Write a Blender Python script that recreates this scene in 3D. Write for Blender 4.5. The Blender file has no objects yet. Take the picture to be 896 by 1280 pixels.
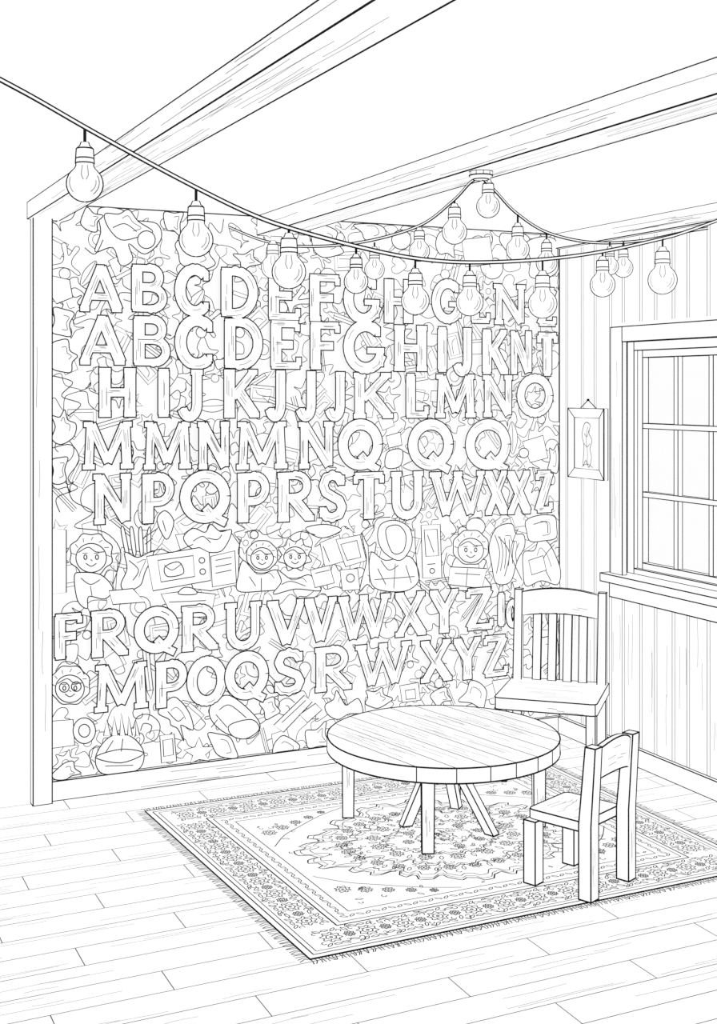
import bpy, math, random
from math import sin, cos, pi, radians
from mathutils import Vector, Matrix
from mathutils.geometry import tessellate_polygon
random.seed(7)
sc = bpy.context.scene
sc.view_settings.view_transform = 'Standard'
sc.view_settings.look = 'None'

# ---------------------------------------------------------------- survey constants
FPX, U0, HV, E, H = 1604.0, 448.0, 485.0, 2.10, 3.04
YAW = radians(25)
F = Vector((sin(YAW), cos(YAW), 0)); R = Vector((cos(YAW), -sin(YAW), 0)); UP = Vector((0, 0, 1))
XR, YW, XL = 4.426, 6.587, 1.337
EYE = Vector((0, 0, E))
def ray(u, v): return F + R*((u-U0)/FPX) - UP*((v-HV)/FPX)
def at(u, v, t): return EYE + ray(u, v)*t
def wp(u, v):
    d = ray(u, v); p = EYE + d*(YW/d.y); return (p.x, p.z)
def rp(u, v):
    d = ray(u, v); p = EYE + d*(XR/d.x); return (p.y, p.z)

# ---------------------------------------------------------------- materials
def mat(name, c, var=0.0, scale=8.0, rough=1.0, glow=0.0):
    m = bpy.data.materials.new(name); m.use_nodes = True
    nt = m.node_tree; b = nt.nodes['Principled BSDF']
    b.inputs['Roughness'].default_value = rough
    b.inputs['Specular IOR Level'].default_value = 0.0
    tc = nt.nodes.new('ShaderNodeTexCoord'); n = nt.nodes.new('ShaderNodeTexNoise')
    n.inputs['Scale'].default_value = scale
    r = nt.nodes.new('ShaderNodeValToRGB')
    a = max(0, c-var); z = min(1, c+var)
    r.color_ramp.elements[0].position = .3; r.color_ramp.elements[1].position = .7
    r.color_ramp.elements[0].color = (a, a, a, 1); r.color_ramp.elements[1].color = (z, z, z, 1)
    nt.links.new(tc.outputs['Object'], n.inputs['Vector'])
    nt.links.new(n.outputs['Fac'], r.inputs['Fac'])
    nt.links.new(r.outputs['Color'], b.inputs['Base Color'])
    if glow:
        b.inputs['Emission Color'].default_value = (1, 1, 1, 1); b.inputs['Emission Strength'].default_value = glow
        try: m.cycles.emission_sampling = 'NONE'
        except Exception: pass
    return m
PAPER = mat('paper_white_self_lit', .26, .01, 3, glow=.80)  # every white surface emits by itself, standing in for even room light
INK = mat('ink_black', .012, .006, 12)
INK2 = mat('ink_dark_grey', .04, .015, 10)
INK3 = mat('ink_mid_grey', .11, .04, 10)
INK4 = mat('ink_light_grey', .27, .07, 10)
MATS = [PAPER, INK, INK2, INK3, INK4]
g = bpy.data.materials.new('window_glass'); g.use_nodes = True
nt = g.node_tree; nt.nodes.remove(nt.nodes['Principled BSDF'])
tr = nt.nodes.new('ShaderNodeBsdfTransparent'); gl = nt.nodes.new('ShaderNodeBsdfGlossy'); mx = nt.nodes.new('ShaderNodeMixShader')
mx.inputs[0].default_value = .02; gl.inputs['Roughness'].default_value = .15
nt.links.new(tr.outputs[0], mx.inputs[1]); nt.links.new(gl.outputs[0], mx.inputs[2])
nt.links.new(mx.outputs[0], nt.nodes['Material Output'].inputs['Surface'])
GLASS = g

# ---------------------------------------------------------------- mesh builder
class MB:
    def __init__(s): s.v = []; s.f = []; s.m = []
    def add(s, pts, faces, m):
        o = len(s.v); s.v += [tuple(p) for p in pts]
        s.f += [tuple(i+o for i in f) for f in faces]; s.m += [m]*len(faces)
    def tube(s, pts, r, m=1, n=6, closed=False, ext=0):
        pts = [Vector(p) for p in pts]
        if m: r *= 1.1
        if len(pts) < 2: return
        if ext:
            d = (pts[0]-pts[1]).normalized(); pts[0] = pts[0]+d*ext
            d = (pts[-1]-pts[-2]).normalized(); pts[-1] = pts[-1]+d*ext
        N = len(pts); vs = []; prev = None
        for i, p in enumerate(pts):
            if closed: t = pts[(i+1) % N]-pts[i-1]
            else: t = pts[min(i+1, N-1)]-pts[max(i-1, 0)]
            t.normalize()
            if prev is None:
                a = UP if abs(t.z) < .9 else Vector((1, 0, 0)); a = (a-t*a.dot(t)).normalized()
            else:
                a = prev-t*prev.dot(t)
                a = a.normalized() if a.length > 1e-6 else prev
            prev = a; b = t.cross(a)
            for k in range(n):
                q = 2*pi*k/n; vs.append(p+a*cos(q)*r+b*sin(q)*r)
        fs = []
        for i in range(N if closed else N-1):
            j = (i+1) % N
            for k in range(n):
                fs.append((i*n+k, i*n+(k+1) % n, j*n+(k+1) % n, j*n+k))
        if not closed:
            fs.append(tuple(range(n-1, -1, -1))); fs.append(tuple((N-1)*n+k for k in range(n)))
        s.add(vs, fs, m)
    def hexa(s, c, r=.003, m=0, im=1, skip=()):
        s.add(c, [(0, 3, 2, 1), (4, 5, 6, 7), (0, 1, 5, 4), (1, 2, 6, 5), (2, 3, 7, 6), (3, 0, 4, 7)], m)
        if r:
            for k, (a, b) in enumerate([(0, 1), (1, 2), (2, 3), (3, 0), (4, 5), (5, 6), (6, 7), (7, 4), (0, 4), (1, 5), (2, 6), (3, 7)]):
                if k in skip: continue
                s.tube([c[a], c[b]], r, im, 5, ext=r*.6)
    def box(s, x0, x1, y0, y1, z0, z1, r=.003, m=0, im=1):
        s.hexa([Vector(p) for p in [(x0, y0, z0), (x1, y0, z0), (x1, y1, z0), (x0, y1, z0), (x0, y0, z1), (x1, y0, z1), (x1, y1, z1), (x0, y1, z1)]], r, m, im)
    def bar(s, p0, p1, ax, ay, w0, d0, w1=None, d1=None, r=.003, skip=()):
        w1 = w1 or w0; d1 = d1 or d0; p0 = Vector(p0); p1 = Vector(p1); c = []
        for p, w, d in ((p0, w0, d0), (p1, w1, d1)):
            for a, b in ((-1, -1), (1, -1), (1, 1), (-1, 1)):
                c.append(p+ax*a*w/2+ay*b*d/2)
        s.hexa(c, r, skip=skip)
    def fill(s, pts, m=0):
        pts = [Vector(p) for p in pts]
        s.add(pts, [tuple(t) for t in tessellate_polygon([pts])], m)
    def prism(s, pts, dvec, r=.003, corners=(), m=0):
        pts = [Vector(p) for p in pts]; q = [p+dvec for p in pts]; N = len(pts)
        tris = [tuple(t) for t in tessellate_polygon([pts])]
        s.add(pts, tris, m); s.add(q, tris, m)
        s.add(pts+q, [(i, (i+1) % N, N+(i+1) % N, N+i) for i in range(N)], m)
        s.tube(pts, r, 1, 5, True); s.tube(q, r, 1, 5, True)
        for i in corners: s.tube([pts[i], q[i]], r, 1, 5)
    def ribbon(s, pts, nrm, w, m=1, closed=False, off=0.0):
        pts = [Vector(p)+nrm*off for p in pts]; N = len(pts)
        w *= 1.15
        if N < 2: return
        vs = []
        for i, p in enumerate(pts):
            if closed: t = pts[(i+1) % N]-pts[i-1]
            else: t = pts[min(i+1, N-1)]-pts[max(i-1, 0)]
            if t.length < 1e-7: t = Vector((1, 0, 0.01))
            sd = nrm.cross(t.normalized())
            vs += [p+sd*w/2, p-sd*w/2]
        fs = []
        for i in range(N if closed else N-1):
            j = (i+1) % N; fs.append((2*i, 2*i+1, 2*j+1, 2*j))
        s.add(vs, fs, m)
    def lathe(s, c, prof, n=24, m=0):
        vs = []; P = len(prof)
        for r, z in prof:
            for k in range(n):
                q = 2*pi*k/n; vs.append(c+Vector((r*cos(q), r*sin(q), z)))
        s.add(vs, [(i*n+k, i*n+(k+1) % n, (i+1)*n+(k+1) % n, (i+1)*n+k) for i in range(P-1) for k in range(n)], m)
    def grain(s, o, ax, ay, L, W, n, nrm, w=.002, m=4, off=.0006, seg=(.15, .5)):
        for _ in range(n):
            l = L*random.uniform(*seg); a = random.uniform(0, L-l); b = random.uniform(.06, .94)*W
            amp = W*.02; ph = random.uniform(0, 6)
            pts = [o+ax*(a+l*i/6)+ay*min(max(b+amp*sin(ph+i*.9), .02*W), .98*W) for i in range(7)]
            s.ribbon(pts, nrm, w, m, off=off)
    def make(s, name, parent=None, mats=None, smooth=False):
        me = bpy.data.meshes.new(name); me.from_pydata(s.v, [], s.f)
        for mm in (mats or MATS): me.materials.append(mm)
        me.polygons.foreach_set('material_index', s.m)
        if smooth: me.polygons.foreach_set('use_smooth', [True]*len(s.f))
        me.update()
        ob = bpy.data.objects.new(name, me); sc.collection.objects.link(ob)
        if parent: ob.parent = parent
        return ob
def empty(name):
    e = bpy.data.objects.new(name, None); sc.collection.objects.link(e); return e
def smoothc(p, closed=False, k=6):
    p = [Vector(q) for q in p]; N = len(p); out = []
    for i in range(N if closed else N-1):
        if closed: a, b, c, d = p[i-1], p[i], p[(i+1) % N], p[(i+2) % N]
        else: a, b, c, d = p[max(i-1, 0)], p[i], p[i+1], p[min(i+2, N-1)]
        for j in range(k):
            t = j/k
            out.append(.5*((2*b)+(c-a)*t+(2*a-5*b+4*c-d)*t*t+(3*b-a-3*c+d)*t**3))
    if not closed: out.append(p[-1])
    return out
X, Y, Z = Vector((1, 0, 0)), Vector((0, 1, 0)), Vector((0, 0, 1))

# ---------------------------------------------------------------- room
mb = MB(); mb.box(-3, XR+.12, -.5, YW+.12, -.1, 0, 0)
row = 0; y = YW-.02; PWID = .16
while y > 0:
    mb.ribbon([(-3, y, 0), (XR, y, 0)], Z, .0032, 3, off=.0012)
    x = -3+(row*.67) % 1.1
    while x < XR:
        mb.ribbon([(x, y, 0), (x, y-PWID, 0)], Z, .0032, 3, off=.0014)
        if y > 2.5:
            mb.grain(Vector((x+.02, y-PWID+.01, 0)), X, Y, 1.05, PWID-.02, 3, Z, .002, 4, .001, (.1, .45))
        x += 1.1
    y -= PWID; row += 1
mb.make('floor')
mb = MB(); mb.box(-2.5, XR+.12, 1.0, YW+.12, H, H+.1, 0); mb.make('ceiling')
mb = MB(); mb.box(-2.5, XR+.12, YW, YW+.12, 0, H, 0)
mb.tube([(XL-.1, YW-.002, H-.002), (XR, YW-.002, H-.002)], .0035, 1)
mb.tube([(XR-.003, YW-.003, 0), (XR-.003, YW-.003, H)], .004, 1)
mb.make('wall_back')

# right wall with window opening
wy0, wy1, wz0, wz1 = 4.58, 5.916, 1.06, 2.36
mb = MB(); X1 = XR+.12
mb.box(XR, X1, 1.0, wy0, 0, H, 0); mb.box(XR, X1, wy1, YW, 0, H, 0)
mb.box(XR, X1, wy0, wy1, 0, wz0, 0); mb.box(XR, X1, wy0, wy1, wz1, H, 0)
yy = YW-.07; i = 0
while yy > 1.1:
    w = [.16, .13, .15, .12][i % 4]
    for dy in (0, .022):
        q = yy-dy; mm = 3 if dy == 0 else 4
        if wy0-.1 < q < wy1+.1:
            mb.ribbon([(XR, q, .1), (XR, q, .9)], -X, .0035, mm, off=.0012)
            mb.ribbon([(XR, q, 2.47), (XR, q, H-.1)], -X, .0035, mm, off=.0012)
        else: mb.ribbon([(XR, q, .1), (XR, q, H-.1)], -X, .0035, mm, off=.0012)
    if yy > 3:
        mb.grain(Vector((XR, yy-w, .15)), Z, Y, .75, w-.03, 2, -X, .0022, 4, .0012)
    yy -= w; i += 1
mb.make('wall_right')

# skirting, crown, post
mb = MB(); mb.box(XL, XR, YW-.025, YW, 0, .10, .003)
mb.grain(Vector((XL, YW-.025, 0)), X, Z, 3, .09, 10, -Y, .0025, 4, .0008, (.05, .2)); mb.make('baseboard_back')
mb = MB(); mb.box(XR-.025, XR, 1.0, YW-.025, 0, .10, .003)
mb.make('baseboard_right')
mb = MB(); mb.box(XR-.035, XR, 1.0, YW, H-.09, H, .003)
mb.grain(Vector((XR-.035, 3, H-.09)), Y, Z, 3.5, .09, 12, -X, .0025, 4, .0008, (.05, .2)); mb.make('trim_1')
mb = MB(); mb.box(XL-.095, XL, YW-.06, YW, 0, H-.07, .003)
mb.grain(Vector((XL-.095, YW-.06, 0)), Z, X, H-.1, .09, 5, -Y, .0022, 4, .0008, (.05, .15)); mb.make('trim_2')

def beam(name, x0, x1, dz):
    mb = MB(); y0 = 1.0
    mb.box(x0, x1, y0, YW-.001, H-dz, H-.0005, .0028)
    mb.grain(Vector((x0, 2.5, H-dz)), Y, X, 4, x1-x0, 28, -Z, .0022, 4, .001, (.05, .25))
    mb.grain(Vector((x0, 2.5, H-dz)), Y, Z, 4, dz, 10, -X, .0022, 4, .001, (.05, .25))
    mb.make(name)
beam('ceiling_beam', 1.225, 1.385, .085)
beam('ceiling_beam.001', 2.46, 2.63, .105)

# ---------------------------------------------------------------- window
win = empty('window_1')
mb = MB(); a, b = XR-.03, XR
oy0, oy1, oz1 = wy0-.11, wy1+.11, 2.445
mb.box(a, b, wy1, oy1, 1.045, oz1, .003); mb.box(a, b, oy0, wy0, 1.045, oz1, .003)
mb.box(a-.002, b, wy0, wy1, wz1-.0, oz1, .003)
mb.grain(Vector((a, wy1, 1.05)), Z, Y, 1.35, .11, 5, -X, .0022); mb.make('casing', win)
mb = MB(); c, d = XR+.005, XR+.09
t1 = .06
mb.box(c, d, wy1-t1, wy1-.001, wz0, wz1-.001, .0028); mb.box(c, d, wy0+.001, wy0+t1, wz0, wz1-.001, .0028)
mb.box(c, d, wy0+t1, wy1-t1, wz1-.05, wz1-.001, .0028); mb.box(c, d, wy0+t1, wy1-t1, wz0, wz0+.03, .0028)
mb.make('jamb', win)
mb = MB(); c, d = XR+.03, XR+.07
sy0, sy1, sz0, sz1 = wy0+t1, wy1-t1, wz0+.03, wz1-.05
mb.box(c, d, sy1-.045, sy1, sz0, sz1, .0028); mb.box(c, d, sy0, sy0+.045, sz0, sz1, .0028)
mb.box(c, d, sy0+.045, sy1-.045, sz1-.04, sz1, .0028); mb.box(c, d, sy0+.045, sy1-.045, sz0, sz0+.035, .0028)
n = 4; pw = (sy1-sy0-.09)/n
for k in range(1, n):
    q = sy0+.045+pw*k; mb.box(c+.005, d-.005, q-.016, q+.016, sz0+.035, sz1-.04, .0025)
for k in (1, 2):
    q = sz0+.035+(sz1-sz0-.075)*k/3; mb.box(c+.002, d-.002, sy0+.045, sy1-.045, q-.014, q+.014, .0025)
mb.make('sash', win)
mb = MB(); mb.box(XR+.048, XR+.052, sy0+.02, sy1-.02, sz0+.02, sz1-.02, 0); mb.make('glass', win, [GLASS])
mb = MB(); mb.box(XR-.08, XR+.03, oy0-.04, oy1+.03, 1.0, 1.045, .003); mb.box(XR-.03, XR, oy0, oy1+.01, .91, 1.0, .003)
mb.make('sill', win)

# ---------------------------------------------------------------- picture frame on right wall
pic = empty('picture_frame')
fy1, fz1 = rp(715, 510); fy0 = rp(760, 510)[0]; fz0 = rp(738, 598)[1]; fx = XR-.03
mb = MB(); bw = .055
o = [Vector((fx, fy1, fz0)), Vector((fx, fy0, fz0)), Vector((fx, fy0, fz1)), Vector((fx, fy1, fz1))]
inn = [Vector((fx+.008, fy1-bw, fz0+bw)), Vector((fx+.008, fy0+bw, fz0+bw)), Vector((fx+.008, fy0+bw, fz1-bw)), Vector((fx+.008, fy1-bw, fz1-bw))]
bk = [p+X*.029 for p in o]
mb.add(o+inn+bk, [(i, (i+1) % 4, 4+(i+1) % 4, 4+i) for i in range(4)]+[(i, (i+1) % 4, 8+(i+1) % 4, 8+i) for i in range(4)], 0)
mb.tube(o, .004, 1, 5, True); mb.tube(inn, .003, 1, 5, True); mb.tube(bk, .003, 1, 5, True)
for i in range(4): mb.tube([o[i], inn[i]], .0025, 1, 5)
mb.make('frame', pic)
mb = MB(); mb.fill([p+X*.003 for p in inn])
cy, cz = (fy0+fy1)/2, (fz0+fz1)/2
def pl(pts, w=.003, m=2, closed=False):
    mb.ribbon(smoothc([Vector((fx+.010, cy-p[0], cz+p[1])) for p in pts], closed, 5), -X, w, m, closed)
pl([(-.04, -.13), (-.03, -.02), (-.05, .05), (-.02, .12), (.03, .11), (.02, .06), (.05, .02), (.03, -.03), (.045, -.08), (.02, -.14), (-.01, -.1)], .004, 2, True)
pl([(0, -.13), (.005, -.05), (-.01, .03), (.01, .1)]); pl([(-.03, 0), (0, -.02), (.03, 0)]); pl([(-.03, .06), (0, .04), (.02, .08)]); pl([(-.05, -.14), (0, -.12), (.06, -.14)], .003, 3)
mb.make('picture', pic)
mb = MB(); ny = cy; nz = fz1+.05
mb.tube([(XR-.01, fy1-.1, fz1), (XR-.012, ny, nz), (XR-.01, fy0+.1, fz1)], .0025)
mb.lathe(Vector((XR-.012, ny, nz)), [(0, -.008), (.008, -.004), (.008, .004), (0, .008)], 10, 1); mb.make('hanger', pic)

# ---------------------------------------------------------------- alphabet mural
mur = MB(); NW = -Y
def W3(p, d): return Vector((p[0], YW-d, p[1]))
def shape(pts, d, w=.006, m=2, closed=True, fill=True, smooth=True):
    q = [W3(p, d) for p in pts]
    if smooth: q = smoothc(q, closed, 5)
    if closed and fill: mur.fill(q, 0)
    mur.ribbon(q, NW, w, m, closed, off=.00003)
def clampp(p): return (min(max(p[0], XL+.004), XR-.008), min(max(p[1], .104), H-.01))
lvl = 0
cells = []
nx, nz_ = 23, 22
for i in range(nx):
    for j in range(nz_): cells.append((i, j))
random.shuffle(cells)
for (i, j) in cells:
    cx = XL+(i+.5+random.uniform(-.35, .35))*(XR-XL)/nx; cz = .1+(j+.5+random.uniform(-.35, .35))*(H-.1)/nz_
    d = .002+lvl*.00002; lvl += 1
    s = random.uniform(.045, .08); a = random.uniform(0, 6.3); k = random.choice('zzzzuuutvvvlrrrshppwwwggyyyffkk')
    def T(pts): return [clampp((cx+s*(p[0]*cos(a)-p[1]*sin(a)), cz+s*(p[0]*sin(a)+p[1]*cos(a)))) for p in pts]
    m = random.choice([2, 3, 3, 3]); w = random.choice([.0032, .0036, .004])
    e = d+.00001
    if k == 'z':
        n = random.choice([9, 10, 11, 12]); rr = [random.uniform(.35, .7) if q % 2 else random.uniform(.8, 1.6) for q in range(n)]
        shape(T([(rr[q]*cos(2*pi*q/n), rr[q]*sin(2*pi*q/n)) for q in range(n)]), d, w, m)
        if random.random() < .5: shape(T([(-.3, .1), (0, .3), (.3, .0)]), e, .003, 3, False)
    elif k == 'u':
        shape(T([(-1.2, -.3), (-.9, -.7), (-.5, -.25), (.4, -.3), (.9, -.75), (1.3, -.2), (.9, .1), (1.2, .55), (.7, .65), (.4, .2), (-.4, .3), (-.8, .7), (-1.3, .3)]), d, w, m)
    elif k == 't':
        shape(T([(.9*cos(q*pi/6), .9*sin(q*pi/6)) for q in range(12)]), d, w, m); shape(T([(.5*cos(q*pi/6), .5*sin(q*pi/6)) for q in range(12)]), e, .003, 3)
    elif k == 'v':
        shape(T([(-.7, -.7), (.5, -.7), (.6, .7), (-.8, .7)]), d, w, m, smooth=False); shape(T([(.55, .4), (1.1, .3), (1, -.3), (.5, -.4)]), e, w, m, False); shape(T([(-.8, .45), (.58, .45)]), e, .003, 3, False)
    elif k == 'l':
        shape(T([(-1.5, 0), (-.5, .5), (.5, .5), (1.5, 0), (.5, -.45), (-.5, -.45)]), d, w, m); shape(T([(-1.4, 0), (0, .05), (1.2, 0)]), e, .003, 3, False)
    elif k == 'r':
        shape(T([(-1.1, -.7), (1.1, -.7), (1.1, .7), (-1.1, .7)]), d, w, m, smooth=False); shape(T([(-.85, -.45), (.85, -.45), (.85, .45), (-.85, .45)]), e, .003, 3, smooth=False); shape(T([(-.7, .2), (.3, .1), (.6, -.3)]), e, .003, 3, False)
    elif k == 's':
        shape(T([((1.2 if q % 2 == 0 else .5)*cos(pi*q/5), (1.2 if q % 2 == 0 else .5)*sin(pi*q/5)) for q in range(10)]), d, w, m, smooth=False)
    elif k == 'h':
        shape(T([(0, -1), (-.9, .0), (-.8, .7), (-.3, .8), (0, .4), (.3, .8), (.8, .7), (.9, 0)]), d, w, m)
    elif k == 'p':
        shape(T([(-1.8, -.22), (1.2, -.22), (1.8, 0), (1.2, .22), (-1.8, .22)]), d, w, m, smooth=False); shape(T([(1.2, -.22), (1.2, .22)]), e, .003, 3, False, smooth=False); shape(T([(-1.8, 0), (1.2, 0)]), e, .003, 3, False, smooth=False)
    elif k == 'w':
        shape(T([(-1.5, -.4), (-.9, .6), (-.3, -.4), (.2, .7), (.6, -.5), (1.5, .5)]), d, w, m, False)
    elif k == 'g':
        shape(T([(cos(q*.8)*(1.3-q*.11), sin(q*.8)*(1.3-q*.11)) for q in range(10)]), d, w, m, False)
    elif k == 'y':
        shape(T([(-.3, .4), (-1, .7), (-1.1, .45), (-.4, .05), (-.35, -.5), (-.7, -1.3), (-.35, -1.4), (0, -.6), (.35, -1.4), (.7, -1.3), (.35, -.5), (.4, .05), (1.1, .45), (1, .7), (.3, .4)]), d, w, m)
        shape(T([(.42*cos(q*pi/4), .8+.42*sin(q*pi/4)) for q in range(8)]), e, w, m)
    elif k == 'f':  # flower
        shape(T([((1.15 if q % 2 else .65)*cos(q*pi/6), (1.15 if q % 2 else .65)*sin(q*pi/6)) for q in range(12)]), d, w, m); shape(T([(.3*cos(q*pi/4), .3*sin(q*pi/4)) for q in range(8)]), e, .003, 3)
    elif k == 'k':  # fish
        shape(T([(-1.4, .6), (-.9, .15), (0, .6), (1, .3), (1.3, 0), (1, -.35), (0, -.6), (-.9, -.15), (-1.4, -.6), (-1.2, 0)]), d, w, m); shape(T([(.6, .4), (.4, 0), (.6, -.4)]), e, .003, 3, False)
DL = [.0150]
rnd2 = random.Random(3)
def rough(pts):
    n = len(pts); cx = sum(p[0] for p in pts)/n; cy = sum(p[1] for p in pts)/n; out = []
    for i in range(n):
        a, b = pts[i], pts[(i+1) % n]; out.append(a); k = rnd2.choice([-.32, -.2, .12, .3])
        m_ = ((a[0]+b[0])/2, (a[1]+b[1])/2); out.append((m_[0]+(m_[0]-cx)*k, m_[1]+(m_[1]-cy)*k))
    return out, cx, cy
def P(pts, fill=True, closed=True, smooth=True, w=.0048, m=2, raw=False):
    DL[0] += .00004
    if closed and smooth and not raw and len(pts) <= 7:
        q, cx, cy = rough(pts)
        shape([clampp(wp(*p)) for p in q], DL[0], w, m, closed, fill, smooth)
        DL[0] += .00004
        ins = [(cx+(p[0]-cx)*.55, cy+(p[1]-cy)*.55) for p in q[1:6]]
        shape([clampp(wp(*p)) for p in ins], DL[0], .0032, 3, False)
        return
    shape([clampp(wp(*p)) for p in pts], DL[0], w, m, closed, fill, smooth)
def L(*pts, **k): P(list(pts), False, False, k.get('smooth', True), k.get('w', .0042), k.get('m', 2))
def circ(x, y, rx, ry=None, n=12, wob=0, **k):
    ry = ry or rx
    P([(x+rx*(1+(wob if q % 2 else -wob))*cos(2*pi*q/n), y+ry*(1+(wob if q % 2 else -wob))*sin(2*pi*q/n)) for q in range(n)], **k)
def face(x, y, r, wob=.1):
    circ(x, y-r*.15, r*1.4, r*1.35, 16, wob); circ(x, y+r*.1, r, r*.95)
    for q in range(7):
        a = pi+pi*q/6; L((x+r*1.0*cos(a), y-r*.1+r*.95*sin(a)), (x+r*1.28*cos(a+.1), y-r*.1+r*1.2*sin(a+.1)), m=3, w=.0035)
    L((x-r*.85, y-r*.25), (x-r*.2, y-r*.6), (x+r*.3, y-r*.3), (x+r*.85, y-r*.3))
    for sx in (-.38, .38):
        circ(x+sx*r, y+r*.05, r*.10, r*.15, 8, m=1); L((x+sx*r-r*.2, y-r*.2), (x+sx*r+r*.15, y-r*.22), m=3, w=.0035)
    L((x-r*.35, y+r*.45), (x, y+r*.65), (x+r*.35, y+r*.45)); L((x-.05*r, y+.2*r), (x+.08*r, y+.3*r), m=3)
# upper band
P([(122, 262), (150, 258), (165, 275), (195, 280), (200, 300), (180, 318), (160, 305), (165, 325), (150, 332), (140, 310), (118, 315), (125, 290)])
P([(130, 268), (160, 262), (190, 290), (150, 300)]); L((140, 285), (155, 280), (170, 290)); circ(182, 300, 11); L((128, 300), (118, 318), (105, 310))
P([(108, 258), (128, 270), (120, 290), (100, 280)]); P([(225, 300), (262, 305), (268, 330), (235, 335), (222, 318)])
P([(205, 262), (228, 266), (224, 295), (208, 288)]); P([(290, 318), (315, 312), (325, 330), (300, 340)])
P([(395, 280), (420, 290), (428, 315), (402, 322), (388, 300)]); P([(440, 282), (470, 278), (480, 296), (455, 300)])
P([(545, 295), (560, 285), (572, 300), (566, 322), (548, 318)]); P([(575, 300), (610, 296), (615, 330), (580, 334)], smooth=False)
P([(625, 292), (645, 288), (660, 300), (640, 318), (628, 310)]); circ(500, 300, 12); P([(655, 305), (692, 300), (694, 340), (660, 345)])
# left column
P([(64, 345), (86, 350), (90, 372), (70, 380), (64, 372)], smooth=False); P([(66, 385), (92, 392), (88, 420), (64, 415)])
P([(64, 430), (84, 425), (96, 445), (88, 465), (64, 460)]); L((66, 470), (90, 478), (76, 495), (100, 505), (84, 520)); P([(64, 520), (80, 512), (94, 530), (84, 552), (64, 548)])
L((64, 560), (88, 556), (98, 575), (84, 598), (96, 610), (70, 622), (74, 640)); P([(64, 575), (84, 572), (82, 600), (64, 602)])
P([(64, 660), (82, 662), (82, 740), (64, 742)], smooth=False)
L((82, 600), (90, 625), (115, 640), (92, 658), (130, 665), (150, 690), (140, 730))
# picture band
face(113, 695, 19, .06)
P([(92, 720), (100, 715), (125, 718), (140, 735), (130, 748), (110, 745), (108, 760), (96, 750)]); L((100, 722), (112, 730), (124, 724)); L((112, 732), (114, 744), m=3)
for q in range(4): P([(150+q*11, 662+q*1), (154+q*11, 660), (160+q*9, 690), (156+q*9, 692)], raw=True)
P([(155, 690), (190, 688), (180, 715), (168, 735), (150, 730)]); L((160, 700), (172, 712), (165, 725)); P([(135, 738), (165, 735), (180, 752), (140, 755)], smooth=False)
P([(195, 650), (205, 638), (216, 652), (207, 674)], raw=True); L((202, 650), (206, 664)); L((178, 672), (196, 660)); L((180, 680), (190, 672))
P([(218, 668), (285, 662), (298, 680), (296, 730), (262, 738), (240, 735)], smooth=False)
P([(228, 672), (240, 660), (255, 665), (262, 655), (274, 664), (288, 662), (282, 680), (270, 690), (240, 686)]); L((240, 676), (252, 670), (262, 678)); L((258, 672), (270, 674), (276, 668))
P([(182, 695), (248, 684), (260, 690), (262, 725), (190, 738)], smooth=False); P([(196, 700), (240, 694), (242, 720), (200, 727)], smooth=False); P([(205, 708), (222, 702), (228, 716), (208, 720)], raw=True); circ(251, 700, 3.5); circ(252, 714, 3.5)
L((204, 706), (214, 712), (226, 704), m=3); L((186, 690), (200, 686), (214, 690), (240, 680))
P([(262, 695), (292, 688), (294, 728), (264, 733)], smooth=False); L((268, 700), (288, 696), m=3); L((268, 708), (288, 704), m=3); L((268, 716), (288, 712), m=3)
P([(200, 742), (230, 738), (268, 742), (262, 770), (215, 772)], smooth=False); P([(222, 742), (228, 734), (240, 735), (244, 742)], raw=True); L((210, 752), (256, 750), m=3)
P([(302, 700), (318, 715), (345, 712), (352, 735), (296, 738)]); face(326, 696, 14, .02); L((304, 665), (320, 662), (330, 668), (350, 660)); circ(316, 668, 5); L((325, 722), (325, 738)); L((310, 720), (318, 732), m=3)
P([(345, 712), (360, 722), (385, 718), (398, 738), (340, 742)]); face(367, 695, 14, .14); L((350, 730), (362, 726), (380, 732), m=3)
P([(380, 660), (405, 655), (425, 662), (400, 672)], raw=True); P([(398, 678), (422, 668), (432, 700), (404, 708)], smooth=False); P([(418, 674), (448, 668), (456, 700), (430, 708)], smooth=False)
P([(424, 680), (444, 675), (449, 696), (432, 700)], smooth=False); P([(386, 712), (410, 706), (416, 728), (392, 734)], smooth=False); P([(423, 712), (445, 710), (448, 736), (426, 738)], smooth=False); circ(436, 722, 5); L((402, 682), (410, 702), m=3); L((392, 716), (410, 712), m=3)
P([(450, 665), (468, 678), (466, 735), (448, 738), (456, 700)]); L((458, 680), (460, 728), m=3)
P([(460, 720), (462, 690), (480, 700), (510, 695), (522, 722), (505, 738), (470, 736)], raw=True); L((470, 710), (480, 730)); L((492, 704), (490, 735), m=3); L((505, 706), (512, 728)); L((466, 724), (516, 720), m=3); L((474, 700), (484, 712), (496, 706))
P([(474, 655), (492, 650), (510, 660), (512, 682), (498, 700), (478, 690), (470, 672)], raw=True); P([(480, 662), (495, 656), (505, 668), (502, 688), (488, 690)], raw=True); L((464, 660), (470, 648), (486, 646))
P([(524, 656), (548, 655), (550, 722), (526, 722)], smooth=False); P([(528, 662), (544, 661), (546, 694), (530, 695)], smooth=False); L((532, 705), (542, 704)); circ(538, 713, 3); L((532, 668), (540, 690), m=3)
circ(592, 658, 12, 11); circ(576, 664, 6); P([(565, 700), (585, 690), (605, 700), (612, 735), (562, 735)]); face(586, 686, 16, .03); P([(560, 708), (606, 710), (600, 735), (558, 730)], smooth=False); L((566, 716), (598, 718), m=3); L((582, 710), (580, 732), m=3)
L((560, 650), (568, 662), (560, 672)); P([(616, 662), (638, 655), (652, 668), (644, 700), (628, 730), (612, 705)]); L((620, 670), (634, 690), (628, 720)); L((645, 660), (636, 690), (650, 725))
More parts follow.
